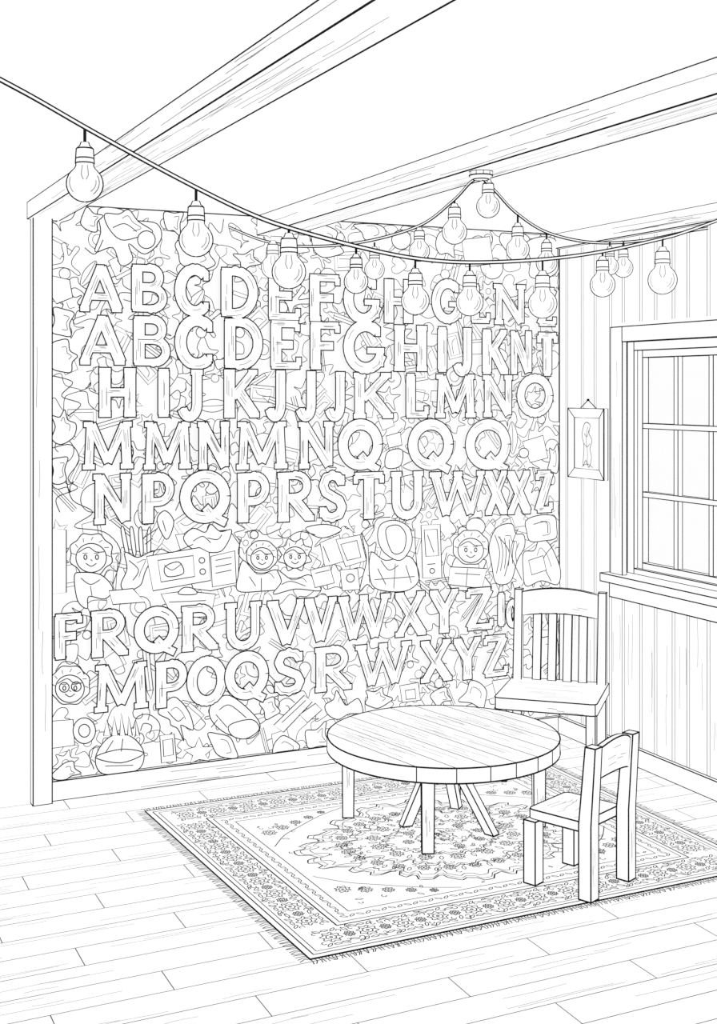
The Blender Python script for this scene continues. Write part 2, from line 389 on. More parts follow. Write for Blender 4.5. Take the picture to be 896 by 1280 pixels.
for q in range(6): L((616+q*6, 668+q*2), (622+q*4, 690), (618+q*5, 716-q*3), m=3 if q % 2 else 2, w=.004)
P([(652, 690), (672, 670), (690, 690), (694, 730), (655, 732)]); P([(655, 650), (690, 645), (692, 672), (660, 676)]); L((690, 680), (676, 700), (686, 726)); P([(658, 700), (676, 694), (680, 712), (662, 718)], smooth=False)
L((664, 655), (680, 652), (682, 666)); L((300, 672), (296, 690), (302, 700)); L((345, 668), (356, 672), (372, 664), (392, 668)); L((516, 660), (518, 700), (524, 736)); L((556, 690), (552, 715), (562, 738))
# gaps next to row four
P([(480, 545), (498, 540), (500, 556), (484, 560)], smooth=False); P([(482, 565), (500, 562), (498, 582), (480, 584)], raw=True)
P([(650, 552), (676, 544), (682, 572), (660, 578)], smooth=False); circ(652, 566, 6); P([(684, 560), (694, 555), (694, 590), (682, 586)])
# lower left
face(86, 858, 18, .04); circ(79, 858, 6, fill=False); circ(94, 857, 6, fill=False); L((68, 838), (78, 826), (96, 830), (104, 842))
P([(64, 900), (90, 898), (92, 930), (64, 934)], smooth=False); circ(104, 912, 14, 16); circ(104, 912, 7, 8)
P([(118, 945), (135, 920), (160, 918), (178, 938), (170, 962), (128, 966)], raw=True); P([(118, 945), (150, 935), (178, 940), (150, 952)], raw=True); L((130, 940), (140, 924)); L((150, 938), (152, 922)); L((130, 956), (165, 955), m=3); L((120, 930), (110, 940), (116, 960))
for q in range(5): P([(128+q*10, 918), (132+q*9, 890+abs(q-2)*4), (137+q*9, 918)], smooth=False, w=.005)
L((165, 910), (170, 895), (185, 892), (198, 904), (194, 922), (178, 928)); L((174, 912), (178, 903), (188, 906), (185, 916)); P([(70, 960), (90, 950), (100, 965), (82, 975), (66, 972)])
P([(198, 918), (216, 916), (219, 950), (200, 952)], smooth=False); P([(202, 924), (214, 922), (215, 942), (203, 944)], smooth=False)
P([(196, 890), (215, 870), (232, 885), (240, 910), (225, 905), (228, 925), (212, 905)]); L((208, 888), (220, 900), (228, 895))
P([(247, 920), (252, 932), (267, 932), (255, 942), (260, 956), (247, 948), (236, 958), (239, 943), (228, 936), (242, 932)], smooth=False)
P([(262, 880), (285, 868), (318, 895), (322, 912), (308, 922), (280, 915), (262, 898)], raw=True); P([(285, 905), (312, 898), (322, 910), (305, 922), (288, 918)], raw=True); L((272, 886), (285, 880), (306, 896)); L((268, 892), (282, 908), m=3); L((270, 898), (262, 908))
P([(258, 915), (285, 920), (295, 945), (270, 942)]); P([(340, 905), (378, 868), (388, 876), (352, 914)], smooth=False); P([(372, 892), (392, 878), (400, 886), (382, 902)], smooth=False); L((350, 902), (380, 874), m=3)
P([(322, 878), (340, 870), (348, 888), (330, 898)]); P([(340, 930), (352, 918), (372, 930), (366, 948), (345, 948)]); P([(380, 912), (405, 900), (412, 930), (384, 938)])
P([(404, 880), (418, 862), (430, 880), (445, 872), (450, 890), (420, 898)]); P([(455, 862), (475, 858), (488, 872), (470, 884), (454, 878)])
P([(497, 856), (520, 852), (523, 874), (500, 877)], smooth=False); P([(504, 862), (516, 860), (517, 872), (505, 873)], smooth=False)
P([(535, 868), (555, 858), (562, 874), (545, 882)]); P([(570, 875), (585, 850), (605, 862), (600, 885)]); P([(612, 850), (636, 846), (640, 868), (618, 872)], smooth=False)
P([(640, 775), (660, 770), (670, 790), (655, 805), (642, 798)]); P([(665, 800), (692, 795), (694, 830), (668, 838)]); P([(680, 745), (695, 740), (695, 775), (682, 780)])

# letters
def arc(cx, cy, rx, ry, a0, a1, n=12): return [(cx+rx*cos(radians(a0+(a1-a0)*i/n)), cy+ry*sin(radians(a0+(a1-a0)*i/n))) for i in range(n+1)]
def bowl(x, xm, x1, y0, y1): 
    r = (y1-y0)/2
    return [(x, y1)]+arc(xm, (y0+y1)/2, x1-xm, r, 90, -90, 9)+[(x, y0)]
T_, t_, s_ = .225, .165, .105
G = {
'A': [([(.02, 0), (.48, 1)], t_), ([(.5, 1), (.96, 0)], T_), ([(.22, .3), (.8, .3)], t_-.03), ([(-.1, 0), (.2, 0)], s_), ([(.78, 0), (1.1, 0)], s_), ([(.36, 1), (.6, 1)], s_)],
'B': [([(.12, 0), (.12, 1)], T_), (bowl(.1, .55, .88, .53, 1), t_), (bowl(.1, .58, 1, 0, .53), t_), ([(-.05, 0), (.2, 0)], s_), ([(-.05, 1), (.2, 1)], s_)],
'C': [(arc(.55, .5, .5, .5, 48, 312, 16), T_), ([(.93, .72), (.93, .98)], s_), ([(.93, .05), (.93, .24)], s_)],
'D': [([(.12, 0), (.12, 1)], T_), (bowl(.1, .4, .98, 0, 1), t_+.03), ([(-.05, 0), (.2, 0)], s_), ([(-.05, 1), (.2, 1)], s_)],
'E': [([(.14, 0), (.14, 1)], T_), ([(-.02, 1), (.95, 1)], t_), ([(.1, .5), (.75, .5)], t_), ([(-.02, 0), (1, 0)], t_), ([(.92, .8), (.92, 1)], s_), ([(.97, 0), (.97, .22)], s_)],
'F': [([(.14, 0), (.14, 1)], T_), ([(-.02, 1), (.98, 1)], t_), ([(.1, .5), (.78, .5)], t_), ([(-.06, 0), (.38, 0)], s_), ([(.94, .8), (.94, 1)], s_)],
'G': [(arc(.5, .5, .5, .5, 48, 340, 18), T_), ([(.55, .42), (1.05, .42)], s_+.01), ([(.92, .05), (.92, .42)], t_), ([(.86, .74), (.86, .98)], s_)],
'H': [([(.14, 0), (.14, 1)], T_), ([(.86, 0), (.86, 1)], T_), ([(.14, .5), (.86, .5)], t_)]+[([(x-.2, y), (x+.2, y)], s_) for x in (.14, .86) for y in (0, 1)],
'I': [([(.5, 0), (.5, 1)], T_), ([(.0, 0), (1, 0)], s_), ([(.0, 1), (1, 1)], s_)],
'J': [([(.7, 1), (.7, .28)]+arc(.38, .26, .32, .26, 0, -160, 8), T_-.03), ([(.4, 1), (1, 1)], s_)],
'K': [([(.14, 0), (.14, 1)], T_), ([(.88, 1), (.25, .42)], t_), ([(.4, .58), (.92, 0)], T_), ([(-.06, 0), (.34, 0)], s_), ([(-.06, 1), (.34, 1)], s_), ([(.7, 1), (1.04, 1)], s_), ([(.75, 0), (1.1, 0)], s_)],
'L': [([(.16, 0), (.16, 1)], T_), ([(-.04, 0), (.98, 0)], t_), ([(-.06, 1), (.38, 1)], s_), ([(.94, 0), (.94, .25)], s_)],
'M': [([(.1, 0), (.14, 1)], t_), ([(.16, 1), (.5, .1)], T_-.05), ([(.84, 1), (.5, .1)], t_), ([(.86, 1), (.9, 0)], T_-.03), ([(-.05, 0), (.25, 0)], s_), ([(.74, 0), (1.06, 0)], s_), ([(-.02, 1), (.2, 1)], s_), ([(.8, 1), (1.02, 1)], s_)],
'N': [([(.12, 0), (.12, 1)], t_), ([(.12, 1), (.88, 0)], T_-.03), ([(.88, 0), (.88, 1)], t_), ([(-.06, 0), (.3, 0)], s_), ([(-.08, 1), (.2, 1)], s_), ([(.7, 1), (1.06, 1)], s_)],
'O': [(arc(.5, .5, .5, .5, 0, 360, 24), T_-.01)],
'P': [([(.16, 0), (.16, 1)], T_), (bowl(.12, .55, .96, .42, 1), t_), ([(-.06, 0), (.38, 0)], s_), ([(-.06, 1), (.2, 1)], s_)],
'Q': [(arc(.5, .52, .5, .48, 0, 360, 24), T_-.01), ([(.5, .28), (.72, .05), (1.02, -.1)], t_)],
'R': [([(.14, 0), (.14, 1)], T_), (bowl(.12, .5, .86, .48, 1), t_), ([(.42, .48), (.92, 0)], T_), ([(-.06, 0), (.34, 0)], s_), ([(-.06, 1), (.2, 1)], s_), ([(.8, 0), (1.1, 0)], s_)],
'S': [([(.9, .8), (.75, .95), (.5, 1), (.24, .94), (.12, .76), (.22, .6), (.5, .5), (.8, .4), (.92, .24), (.8, .07), (.5, 0), (.24, .04), (.08, .2)], T_-.04), ([(.92, .74), (.92, 1)], s_), ([(.07, 0), (.07, .28)], s_)],
'T': [([(.5, 0), (.5, 1)], T_), ([(0, 1), (1, 1)], t_), ([(.03, .78), (.03, 1)], s_), ([(.97, .78), (.97, 1)], s_), ([(.28, 0), (.72, 0)], s_)],
'U': [([(.15, 1), (.15, .35)]+arc(.5, .33, .35, .33, 180, 360, 10)+[(.85, 1)], T_-.04), ([(-.05, 1), (.35, 1)], s_), ([(.67, 1), (1.05, 1)], s_)],
'V': [([(.08, 1), (.5, 0)], T_), ([(.92, 1), (.5, 0)], t_), ([(-.1, 1), (.28, 1)], s_), ([(.76, 1), (1.1, 1)], s_)],
'W': [([(.06, 1), (.28, 0)], T_-.03), ([(.5, .95), (.28, 0)], t_-.02), ([(.48, .95), (.74, 0)], T_-.03), ([(.96, 1), (.74, 0)], t_-.02), ([(-.06, 1), (.2, 1)], s_), ([(.84, 1), (1.08, 1)], s_), ([(.4, 1), (.6, 1)], s_)],
'X': [([(.1, 1), (.9, 0)], T_), ([(.88, 1), (.12, 0)], t_), ([(-.06, 1), (.3, 1)], s_), ([(.7, 1), (1.04, 1)], s_), ([(-.06, 0), (.3, 0)], s_), ([(.72, 0), (1.08, 0)], s_)],
'Y': [([(.08, 1), (.5, .48)], T_), ([(.92, 1), (.5, .48)], t_), ([(.5, 0), (.5, .52)], T_), ([(-.1, 1), (.28, 1)], s_), ([(.76, 1), (1.08, 1)], s_), ([(.28, 0), (.72, 0)], s_)],
'Z': [([(.05, 1), (.92, 1)], t_), ([(.88, 1), (.1, 0)], T_-.02), ([(.05, 0), (.98, 0)], t_), ([(.05, .8), (.05, 1)], s_), ([(.96, 0), (.96, .22)], s_)],
}
LI = [0]
def letter(ch, x0, x1, y0, y1):
    ym = (y0+y1)/2
    X0 = wp(x0, ym)[0]; X1_ = wp(x1, ym)[0]; Z1 = wp((x0+x1)/2, y0)[1]; Z0 = wp((x0+x1)/2, y1)[1]
    h = Z1-Z0; px = .09*h
    X0 += px; X1_ -= px
    i = LI[0]; LI[0] += 1
    base = .0262+(i % 4)*.0014
    def stroke(pts, w, d, e, m, sf=False):
        if sf:
            c_ = ((pts[0][0]+pts[1][0])/2, (pts[0][1]+pts[1][1])/2)
            pts = [(c_[0]+(p[0]-c_[0])*.82, c_[1]+(p[1]-c_[1])*.82) for p in pts]
        pz = .055*h
        q = [Vector((X0+p[0]*(X1_-X0), (Z0+pz)+p[1]*(Z1-Z0-2*pz))) for p in pts]; hw = w/2
        for a in range(len(q)-1):
            A, B = q[a], q[a+1]; dd = B-A
            if dd.length < 1e-6: continue
            dd.normalize(); n = Vector((-dd.y, dd.x))
            A2 = A-dd*(e if a == 0 else 0); B2 = B+dd*(e if a == len(q)-2 else 0)
            c = [clampp(v) for v in (A2+n*hw, A2-n*hw, B2-n*hw, B2+n*hw)]
            c = [(v[0], min(max(v[1], Z0-e), Z1+e) if ch not in 'QJ' else v[1]) for v in c]
            mur.add([W3(v, d[0]) for v in c], [(0, 1, 2, 3)], m); d[0] += .000008
            if 0 < a:
                c = [clampp((A.x+hw*cos(k*pi/6), A.y+hw*sin(k*pi/6))) for k in range(12)]
                mur.add([W3(v, d[0]) for v in c], [tuple(range(12))], m); d[0] += .000008
    ol = .0064
    d = [base]
    for pts, w in G[ch]: stroke(pts, w*h+2*ol, d, ol, 1 if i % 4 else 2, w == s_)
    d = [base+.0006]
    for pts, w in G[ch]: stroke(pts, w*h, d, 0, 0, w == s_)
    for pts, w in G[ch]:
        if w < .12: continue
        for rep in range(3):
            a = random.randrange(len(pts)-1)
            if len(pts) > 3 and a > len(pts)-3: a = max(0, len(pts)-4)
            seg = pts[a:a+3] if len(pts) > 3 else pts[a:a+2]
            q = [Vector((X0+p[0]*(X1_-X0), Z0+.055*h+p[1]*(Z1-Z0-.11*h))) for p in seg]
            if len(q) == 2:
                f0 = random.uniform(.05, .5); f1 = f0+random.uniform(.2, .45); A, B = q; q = [A.lerp(B, f0), A.lerp(B, f1)]
            dd = (q[-1]-q[0]).normalized(); n = Vector((-dd.y, dd.x))*w*h*random.uniform(-.32, .32)
            mur.ribbon([W3(clampp(p+n), base+.0012) for p in q], NW, .0028, 4)
rows = [
 ('A', 97, 152, 332, 390), ('B', 160, 207, 332, 390), ('C', 216, 263, 334, 393), ('D', 271, 320, 336, 396), ('E', 330, 376, 340, 400), ('F', 381, 426, 344, 402), ('G', 428, 474, 346, 402), ('H', 474, 516, 350, 404), ('G', 538, 576, 352, 402), ('L', 584, 612, 356, 404), ('N', 612, 656, 356, 406), ('Z', 666, 694, 360, 408),
 ('A', 97, 156, 395, 456), ('B', 162, 211, 396, 457), ('C', 216, 268, 397, 459), ('D', 275, 326, 399, 460), ('E', 333, 377, 401, 461), ('F', 382, 426, 403, 462), ('G', 428, 480, 404, 464), ('H', 486, 534, 407, 464), ('I', 540, 560, 409, 465), ('J', 562, 592, 410, 468), ('K', 597, 634, 412, 468), ('N', 632, 664, 414, 468), ('T', 666, 696, 416, 470),
 ('H', 118, 172, 460, 521), ('I', 190, 215, 461, 521), ('J', 218, 258, 462, 524), ('K', 274, 324, 462, 522), ('J', 328, 360, 463, 524), ('J', 366, 398, 464, 524), ('J', 402, 434, 465, 524), ('K', 436, 490, 466, 523), ('L', 502, 536, 467, 522), ('M', 538, 594, 468, 522), ('N', 598, 640, 469, 521), ('O', 644, 687, 470, 519),
 ('M', 98, 168, 527, 586), ('M', 174, 240, 527, 586), ('N', 242, 288, 527, 586), ('M', 290, 360, 527, 586), ('N', 368, 418, 527, 585), ('Q', 421, 474, 527, 586), ('Q', 508, 562, 527, 586), ('Q', 580, 634, 527, 586),
 ('N', 112, 166, 592, 654), ('P', 172, 217, 592, 653), ('Q', 224, 284, 591, 652), ('P', 291, 336, 591, 652), ('R', 341, 392, 590, 651), ('S', 393, 432, 590, 650), ('T', 436, 480, 590, 648), ('U', 482, 530, 589, 647), ('W', 532, 606, 589, 645), ('X', 600, 634, 588, 643), ('X', 628, 662, 588, 642), ('Z', 664, 690, 588, 640),
 ('F', 64, 105, 766, 822), ('R', 109, 160, 762, 819), ('Q', 167, 220, 760, 814), ('R', 222, 272, 756, 812), ('U', 275, 328, 752, 809), ('V', 330, 382, 749, 806), ('V', 376, 420, 746, 802), ('W', 418, 486, 743, 799), ('X', 488, 532, 739, 794), ('Y', 532, 572, 736, 790), ('Z', 576, 616, 734, 786), ('I', 617, 630, 740, 782), ('O', 630, 645, 750, 782),
 ('M', 113, 186, 828, 886), ('P', 189, 233, 825, 882), ('O', 233, 280, 822, 878), ('Q', 280, 332, 816, 872), ('S', 337, 380, 811, 866), ('R', 388, 438, 807, 862), ('W', 440, 512, 803, 856), ('X', 520, 564, 799, 851), ('Y', 562, 600, 796, 848), ('Z', 598, 634, 793, 844)]
for r_ in rows: letter(*r_)
mur.make('alphabet_mural')

# ---------------------------------------------------------------- rug
RX0, RX1, RY0, RY1 = 1.775, 3.98, 4.345, 6.19
TH = .003; TOPZ = .006
rug = MB(); rug.box(RX0, RX1, RY0, RY1, .0005, TH, .0024)
def rl(pts, w=.004, m=2, closed=False, sm=False):
    q = [Vector((p[0], p[1], TH)) for p in pts]
    if sm: q = smoothc(q, closed, 4)
    rl.z = (rl.z+.00001) % .0008
    rug.ribbon(q, Z, w, m, closed, off=.0006+rl.z)
rl.z = 0
def rect(i, w=.005, m=1):
    a, b, c, d = RX0+i, RX1-i, RY0+i, RY1-i
    for s in (((a, c), (b, c)), ((b, c), (b, d)), ((b, d), (a, d)), ((a, d), (a, c))): rl([s[0], ((s[0][0]+s[1][0])/2, (s[0][1]+s[1][1])/2), s[1]], w, m)
rect(.028, .005, 1); rect(.05, .0035, 2); rect(.225, .006, 1); rect(.25, .004, 2); rect(.33, .004, 2)
def ros(x, y, r, m=2):
    n = 8; a0 = random.uniform(0, 1)
    rl([(x+r*(1 if q % 2 else .72)*cos(a0+pi*q/n), y+r*(1 if q % 2 else .72)*sin(a0+pi*q/n)) for q in range(2*n)], .0038, m, True, True)
    rl([(x+r*.45*cos(pi*q/4), y+r*.45*sin(pi*q/4)) for q in range(8)], .0038, m, True, True)
    rl([(x+r*.12*cos(pi*q/3), y+r*.12*sin(pi*q/3)) for q in range(6)], .005, m, True)
    for q in range(6):
        a = a0+q*pi/3; rl([(x+r*.5*cos(a), y+r*.5*sin(a)), (x+r*.8*cos(a), y+r*.8*sin(a))], .0036, 3)
def leaf(x, y, a, s, m=3):
    f = lambda u, v: (x+s*(u*cos(a)-v*sin(a)), y+s*(u*sin(a)+v*cos(a)))
    rl([f(-1, 0), f(0, .4), f(1, 0), f(0, -.4)], .0035, m, True, True)
def curl(x, y, a, s, m=2):
    rl([(x+s*(1-.1*q)*cos(a+q*.75), y+s*(1-.1*q)*sin(a+q*.75)) for q in range(7)], .0035, m, False, True)
def band(p0, p1, n):
    p0 = Vector(p0); p1 = Vector(p1); d = (p1-p0); L_ = d.length; d.normalize(); nn = Vector((-d.y, d.x))
    for k in range(n):
        c = p0+d*L_*(k+.5)/n; ros(c.x, c.y, .045)
        for sg in (-1, 1):
            for aa in (-1, 0, 1):
                q = c+nn*sg*.062+d*aa*.035; leaf(q.x, q.y, math.atan2(d.y, d.x)+aa*.7*sg, .017, 2)
            q = c+nn*sg*.045+d*.05; curl(q.x, q.y, random.uniform(0, 6), .014); q = c+nn*sg*.045-d*.05; curl(q.x, q.y, random.uniform(0, 6), .014)
        q = p0+d*L_*(k+1)/n
        if k < n-1:
            ros(q.x, q.y, .024, 2)
            for sg in (-1, 1):
                e = q+nn*sg*.048; leaf(e.x, e.y, random.uniform(0, 3), .018, 2); e = q+nn*sg*.07+d*.02; leaf(e.x, e.y, random.uniform(0, 3), .012, 2)
c = .138
band((RX0+c-.06, RY0+c), (RX1-c+.06, RY0+c), 13); band((RX0+c-.06, RY1-c), (RX1-c+.06, RY1-c), 13)
band((RX0+c, RY0+c+.1), (RX0+c, RY1-c-.1), 9); band((RX1-c, RY0+c+.1), (RX1-c, RY1-c-.1), 9)
for i_ in range(46):
    x = RX0+.29+(RX1-RX0-.58)*i_/45
    for yq in (RY0+.29, RY1-.29): leaf(x, yq, .6 if i_ % 2 else -.6, .016, 2 if i_ % 2 else 3)
for i_ in range(36):
    y = RY0+.32+(RY1-RY0-.64)*i_/35
    for xq in (RX0+.29, RX1-.29): leaf(xq, y, 1 if i_ % 2 else 2.1, .016, 2 if i_ % 2 else 3)
mcx, mcy = (RX0+RX1)/2+.02, (RY0+RY1)/2
MA, MBB = .62, .47
for sc_, w, m, ph in ((1, .006, 1, 0), (.96, .0035, 2, 0), (.90, .004, 2, .2), (.70, .005, 1, .2), (.66, .0035, 2, .2), (.44, .005, 2, 0), (.40, .0035, 2, 0), (.2, .004, 2, 0)):
    pts = []
    for q in range(192):
        a = 2*pi*q/192; rr = sc_*(1+.08*abs(sin(a*8+ph))+.07*cos(4*a)+.035*(1 if sin(32*a) > 0 else -1)); pts.append((mcx+MA*rr*cos(a), mcy+MBB*rr*sin(a)))
    rl(pts, w, m, True)
for q in range(26):
    a = 2*pi*q/26; ros(mcx+MA*.80*cos(a), mcy+MBB*.80*sin(a), .030, 2)
    a += pi/26; leaf(mcx+MA*.84*cos(a), mcy+MBB*.84*sin(a), a, .02, 2); curl(mcx+MA*.75*cos(a), mcy+MBB*.75*sin(a), a, .016)
for q in range(14):
    a = 2*pi*q/14; ros(mcx+MA*.55*cos(a), mcy+MBB*.55*sin(a), .035, 2); a += pi/14; leaf(mcx+MA*.56*cos(a), mcy+MBB*.56*sin(a), a, .022, 2)
for q in range(8):
    a = 2*pi*q/8; ros(mcx+MA*.3*cos(a), mcy+MBB*.3*sin(a), .028, 2)
ros(mcx, mcy, .06, 1)
for q in range(150):
    a = random.uniform(0, 6.28); r_ = random.uniform(.05, .95); x = mcx+MA*r_*cos(a); y = mcy+MBB*r_*sin(a)
    (leaf if q % 2 else curl)(x, y, random.uniform(0, 3), random.uniform(.01, .02), 2)
for _ in range(300):
    x = random.uniform(RX0+.36, RX1-.36); y = random.uniform(RY0+.36, RY1-.36)
    e_ = ((x-mcx)/.72)**2+((y-mcy)/.55)**2
    if e_ > 1 and (e_ > 1.45 or random.random() < .4): (leaf if random.random() < .6 else curl)(x, y, random.uniform(0, 3.1), random.uniform(.009, .02), random.choice([2, 3]))
for sx in (-1, 1):
    for sy in (-1, 1):
        for q in range(5):
            ros(mcx+sx*(.71-q*.085), mcy+sy*(.38+q*.042), .036-q*.004, 2)
        a0 = (mcx+sx*.76, mcy+sy*.2); rl([a0, (mcx+sx*.66, mcy+sy*.32), (mcx+sx*.55, mcy+sy*.40), (mcx+sx*.4, mcy+sy*.50), (mcx+sx*.25, mcy+sy*.57)], .004, 2, False, True)
y = RY0
while y < RY1:
    for s_x, x in ((-1, RX0), (1, RX1)):
        rug.ribbon([(x, y, .003), (x+s_x*.022, y+random.uniform(-.004, .008), .0025), (x+s_x*.045, y+random.uniform(-.01, .014), .002)], Z, .0036, random.choice([1, 2]))
    y += .0145
x = RX0
while x < RX1:
    for s_y, y in ((-1, RY0), (1, RY1)):
        rug.ribbon([(x, y, .003), (x+random.uniform(-.004, .008), y+s_y*.022, .0025), (x+random.uniform(-.012, .012), y+s_y*.042, .002)], Z, .0036, random.choice([1, 2]))
    x += .0145
nv = []
for p in rug.v:   # the woven rug is very slightly out of square
    tx = (p[0]-RX0)/(RX1-RX0); ty = (p[1]-RY0)/(RY1-RY0)
    nv.append((p[0]+(1-tx)*(.055-.10*ty), p[1]+(1-tx)*.02*ty, p[2]))
rug.v = nv
rug.make('patterned_rug')

# ---------------------------------------------------------------- table
tab = empty('round_table'); tc = Vector((2.995, 5.455, 0)); tr_ = .56; tz = .425; tt = .068
mb = MB(); N = 72
circ_ = [tc+Vector((tr_*cos(2*pi*k/N), tr_*sin(2*pi*k/N), tz-tt)) for k in range(N)]
mb.prism(circ_, Z*tt, .0034)
pa = radians(101)
pd = Vector((cos(pa), sin(pa), 0)); pn = Vector((sin(pa), -cos(pa), 0))
off = [-.44, -.31, -.17, -.04, .10, .23, .36, .47]
for o_ in off:
    hl = math.sqrt(tr_**2-o_**2)
    a = tc+pn*o_+pd*hl; b = tc+pn*o_-pd*hl
    mb.ribbon([Vector((a.x, a.y, tz)), Vector((b.x, b.y, tz))], Z, .0045, 2, off=.0008)
    for e in (a, b): 
        rad = (e-tc).normalized()*.001
        mb.tube([Vector((e.x, e.y, tz))+rad, Vector((e.x, e.y, tz-tt))+rad], .0022, 1, 5)
    for _ in range(10):
        q = random.uniform(-.9, .5)*hl; l = random.uniform(.08, .3); w_ = o_+random.uniform(.02, .1)
        if w_**2+max(abs(q), abs(q+l))**2 < (tr_-.02)**2:
            mb.ribbon([tc+pn*(w_+.003*sin(k))+pd*(q+l*k/5)+Z*tz for k in range(6)], Z, .0024, 4, off=.0006)
for sg in (1, -1):
    e = tc+R*sg*tr_*1.0; mb.tube([Vector((e.x, e.y, tz)), Vector((e.x, e.y, tz-tt))], .003, 1, 5)
mb.make('tabletop', tab)
def leg(name, x, y, w=.058):
    mb = MB(); mb.bar((x, y, TOPZ+.002), (x, y, tz-tt), R, F, w*.92, w*.92, w, w, .003)
    mb.grain(Vector((x, y, .03))-F*w*.49-R*w*.45, Z, R, .3, w*.9, 3, -F, .0022, 4, .002)
    mb.make(name, tab)
leg('leg_1', tc.x-.39, tc.y+.25); leg('leg_2', tc.x-.265, tc.y-.34); leg('leg_3', tc.x+.385, tc.y-.25); leg('leg_4', tc.x+.255, tc.y+.34)
for i, (fx_, fy_) in enumerate([(2.80, 5.47), (3.11, 5.19), (3.15, 5.60)]):
    mb = MB(); d = Vector((fx_-tc.x, fy_-tc.y, 0)).normalized(); s = Vector((-d.y, d.x, 0))
    mb.bar((fx_, fy_, TOPZ+.002), (tc.x+d.x*.03, tc.y+d.y*.03, tz-tt), s, d, .042, .05, .045, .05, .003); mb.make('strut_%d' % (i+1), tab)

# ---------------------------------------------------------------- chairs
def V2(v, z): return Vector((v[0], v[1], z))
def chair(name, bmid, f, width, depth, sz, sth, top, postw, slats, railh, arch, z0s, seat_over):
    root = empty(name); f = Vector((f[0], f[1], 0)).normalized(); w = Vector((f.y, -f.x, 0))
    bm = V2(bmid, 0); seatz = sz-sth
    k = 1
    for si, s in enumerate((-1, 1)):
        p = bm+w*s*width/2; mb = MB()
        lean = -f*.035*(top/.95)
        mb.bar(p+Z*z0s[0], p+Z*sz, w, f, postw, postw, skip=(4, 5, 6, 7))
        mb.bar(p+Z*sz, p+lean+Z*top, w, f, postw, postw, postw*.88, postw*.82, skip=(0, 1, 2, 3))
        mb.grain(p-f*postw*.5-w*postw*.45+Z*.02, Z, w, sz, postw*.9, 3, -f, .002, 4, .001); mb.make('leg_%d' % k, root); k += 1
        q = bm+f*depth+w*s*width/2; mb = MB(); mb.bar(q+Z*z0s[1], q+Z*seatz, w, f, postw, postw); 
        mb.grain(q+f*postw*.5-w*postw*.45+Z*.02, Z, w, seatz-.03, postw*.9, 2, f, .002, 4, .001)
        mb.make('leg_%d' % k, root); k += 1
    mb = MB(); hw = width/2+seat_over; b0 = postw*.55; fr = depth+postw/2+seat_over; rr = .025
    loc = [(-hw+.0, b0), (-hw, fr-rr), (-hw+rr*.3, fr-rr*.3), (-hw+rr, fr), (hw-rr, fr), (hw-rr*.3, fr-rr*.3), (hw, fr-rr), (hw, b0)]
    if seat_over > .01: loc = [(-hw, -postw*.5)]+loc[1:7]+[(hw, -postw*.5)]
    pts = [bm+w*a+f*b+Z*seatz for a, b in loc]
    mb.prism(pts, Z*sth, .003, (0, 2, 5, 7))
    mb.grain(bm-w*hw*.9+f*(b0+.02)+Z*sz, w, f, hw*1.8, fr-b0-.04, 12, Z, .0022, 4, .001)
    mb.grain(bm-w*hw*.9+f*fr+Z*seatz, w, Z, hw*1.8, sth, 4, f, .0022, 4, .001, (.05, .2))
    mb.make('seat', root)
    def lean_at(z): return -f*.035*(top/.95)*(z-sz)/(top-sz)
    mb = MB(); iw = width/2-postw*.42; zt = top-.015; n = 10; pts = []
    for i in range(n+1):
        t = -1+2*i/n; z = zt+arch*(1-t*t); pts.append(bm+w*iw*t+lean_at(z)+Z*z-f*.012-f*.02*(1-t*t))
    for i in range(n+1):
        t = 1-2*i/n; z = zt-railh+arch*.6*(1-t*t); pts.append(bm+w*iw*t+lean_at(z)+Z*z-f*.012-f*.02*(1-t*t))
    mb.prism(pts, f*.026, .003, (0, n, n+1, 2*n+1))
    for sgn, oo in ((1, .0175), (-1, -.0145)):
        for _ in range(5):
            t0 = random.uniform(-.8, .3); fz = random.uniform(.2, .8); q = []
            for j in range(5):
                t = t0+j*.1; z = zt-railh*fz+arch*.8*(1-t*t); q.append(bm+w*iw*t+lean_at(z)+Z*z+f*(oo-.02*(1-t*t)))
            mb.ribbon(q, f*sgn, .0022, 4)
    mb.make('top_rail', root)
    for i in range(slats):
        t = -1+2*(i+1)/(slats+1); mb = MB(); zb = zt-railh+.6*arch*(1-t*t)+.004
        p0 = bm+w*iw*t+Z*(sz); p1 = bm+w*iw*t+lean_at(zb)-f*.016*(1-t*t)+Z*zb
        mb.bar(p0, p1, w, f, postw*.95, .016, r=.0028); mb.make('slat_%d' % (i+1), root)
    return root
chair('wooden_chair', (3.21, 4.42), (-.394, .919), .30, .27, .315, .04, .635, .058, 0, .125, .035, (TOPZ+.003, TOPZ+.003), -.0)
chair('wooden_chair.001', (4.055, 6.035), (-.68, -.73), .47, .43, .46, .06, .96, .048, 4, .13, .025, (TOPZ+.003, TOPZ+.003), .035)

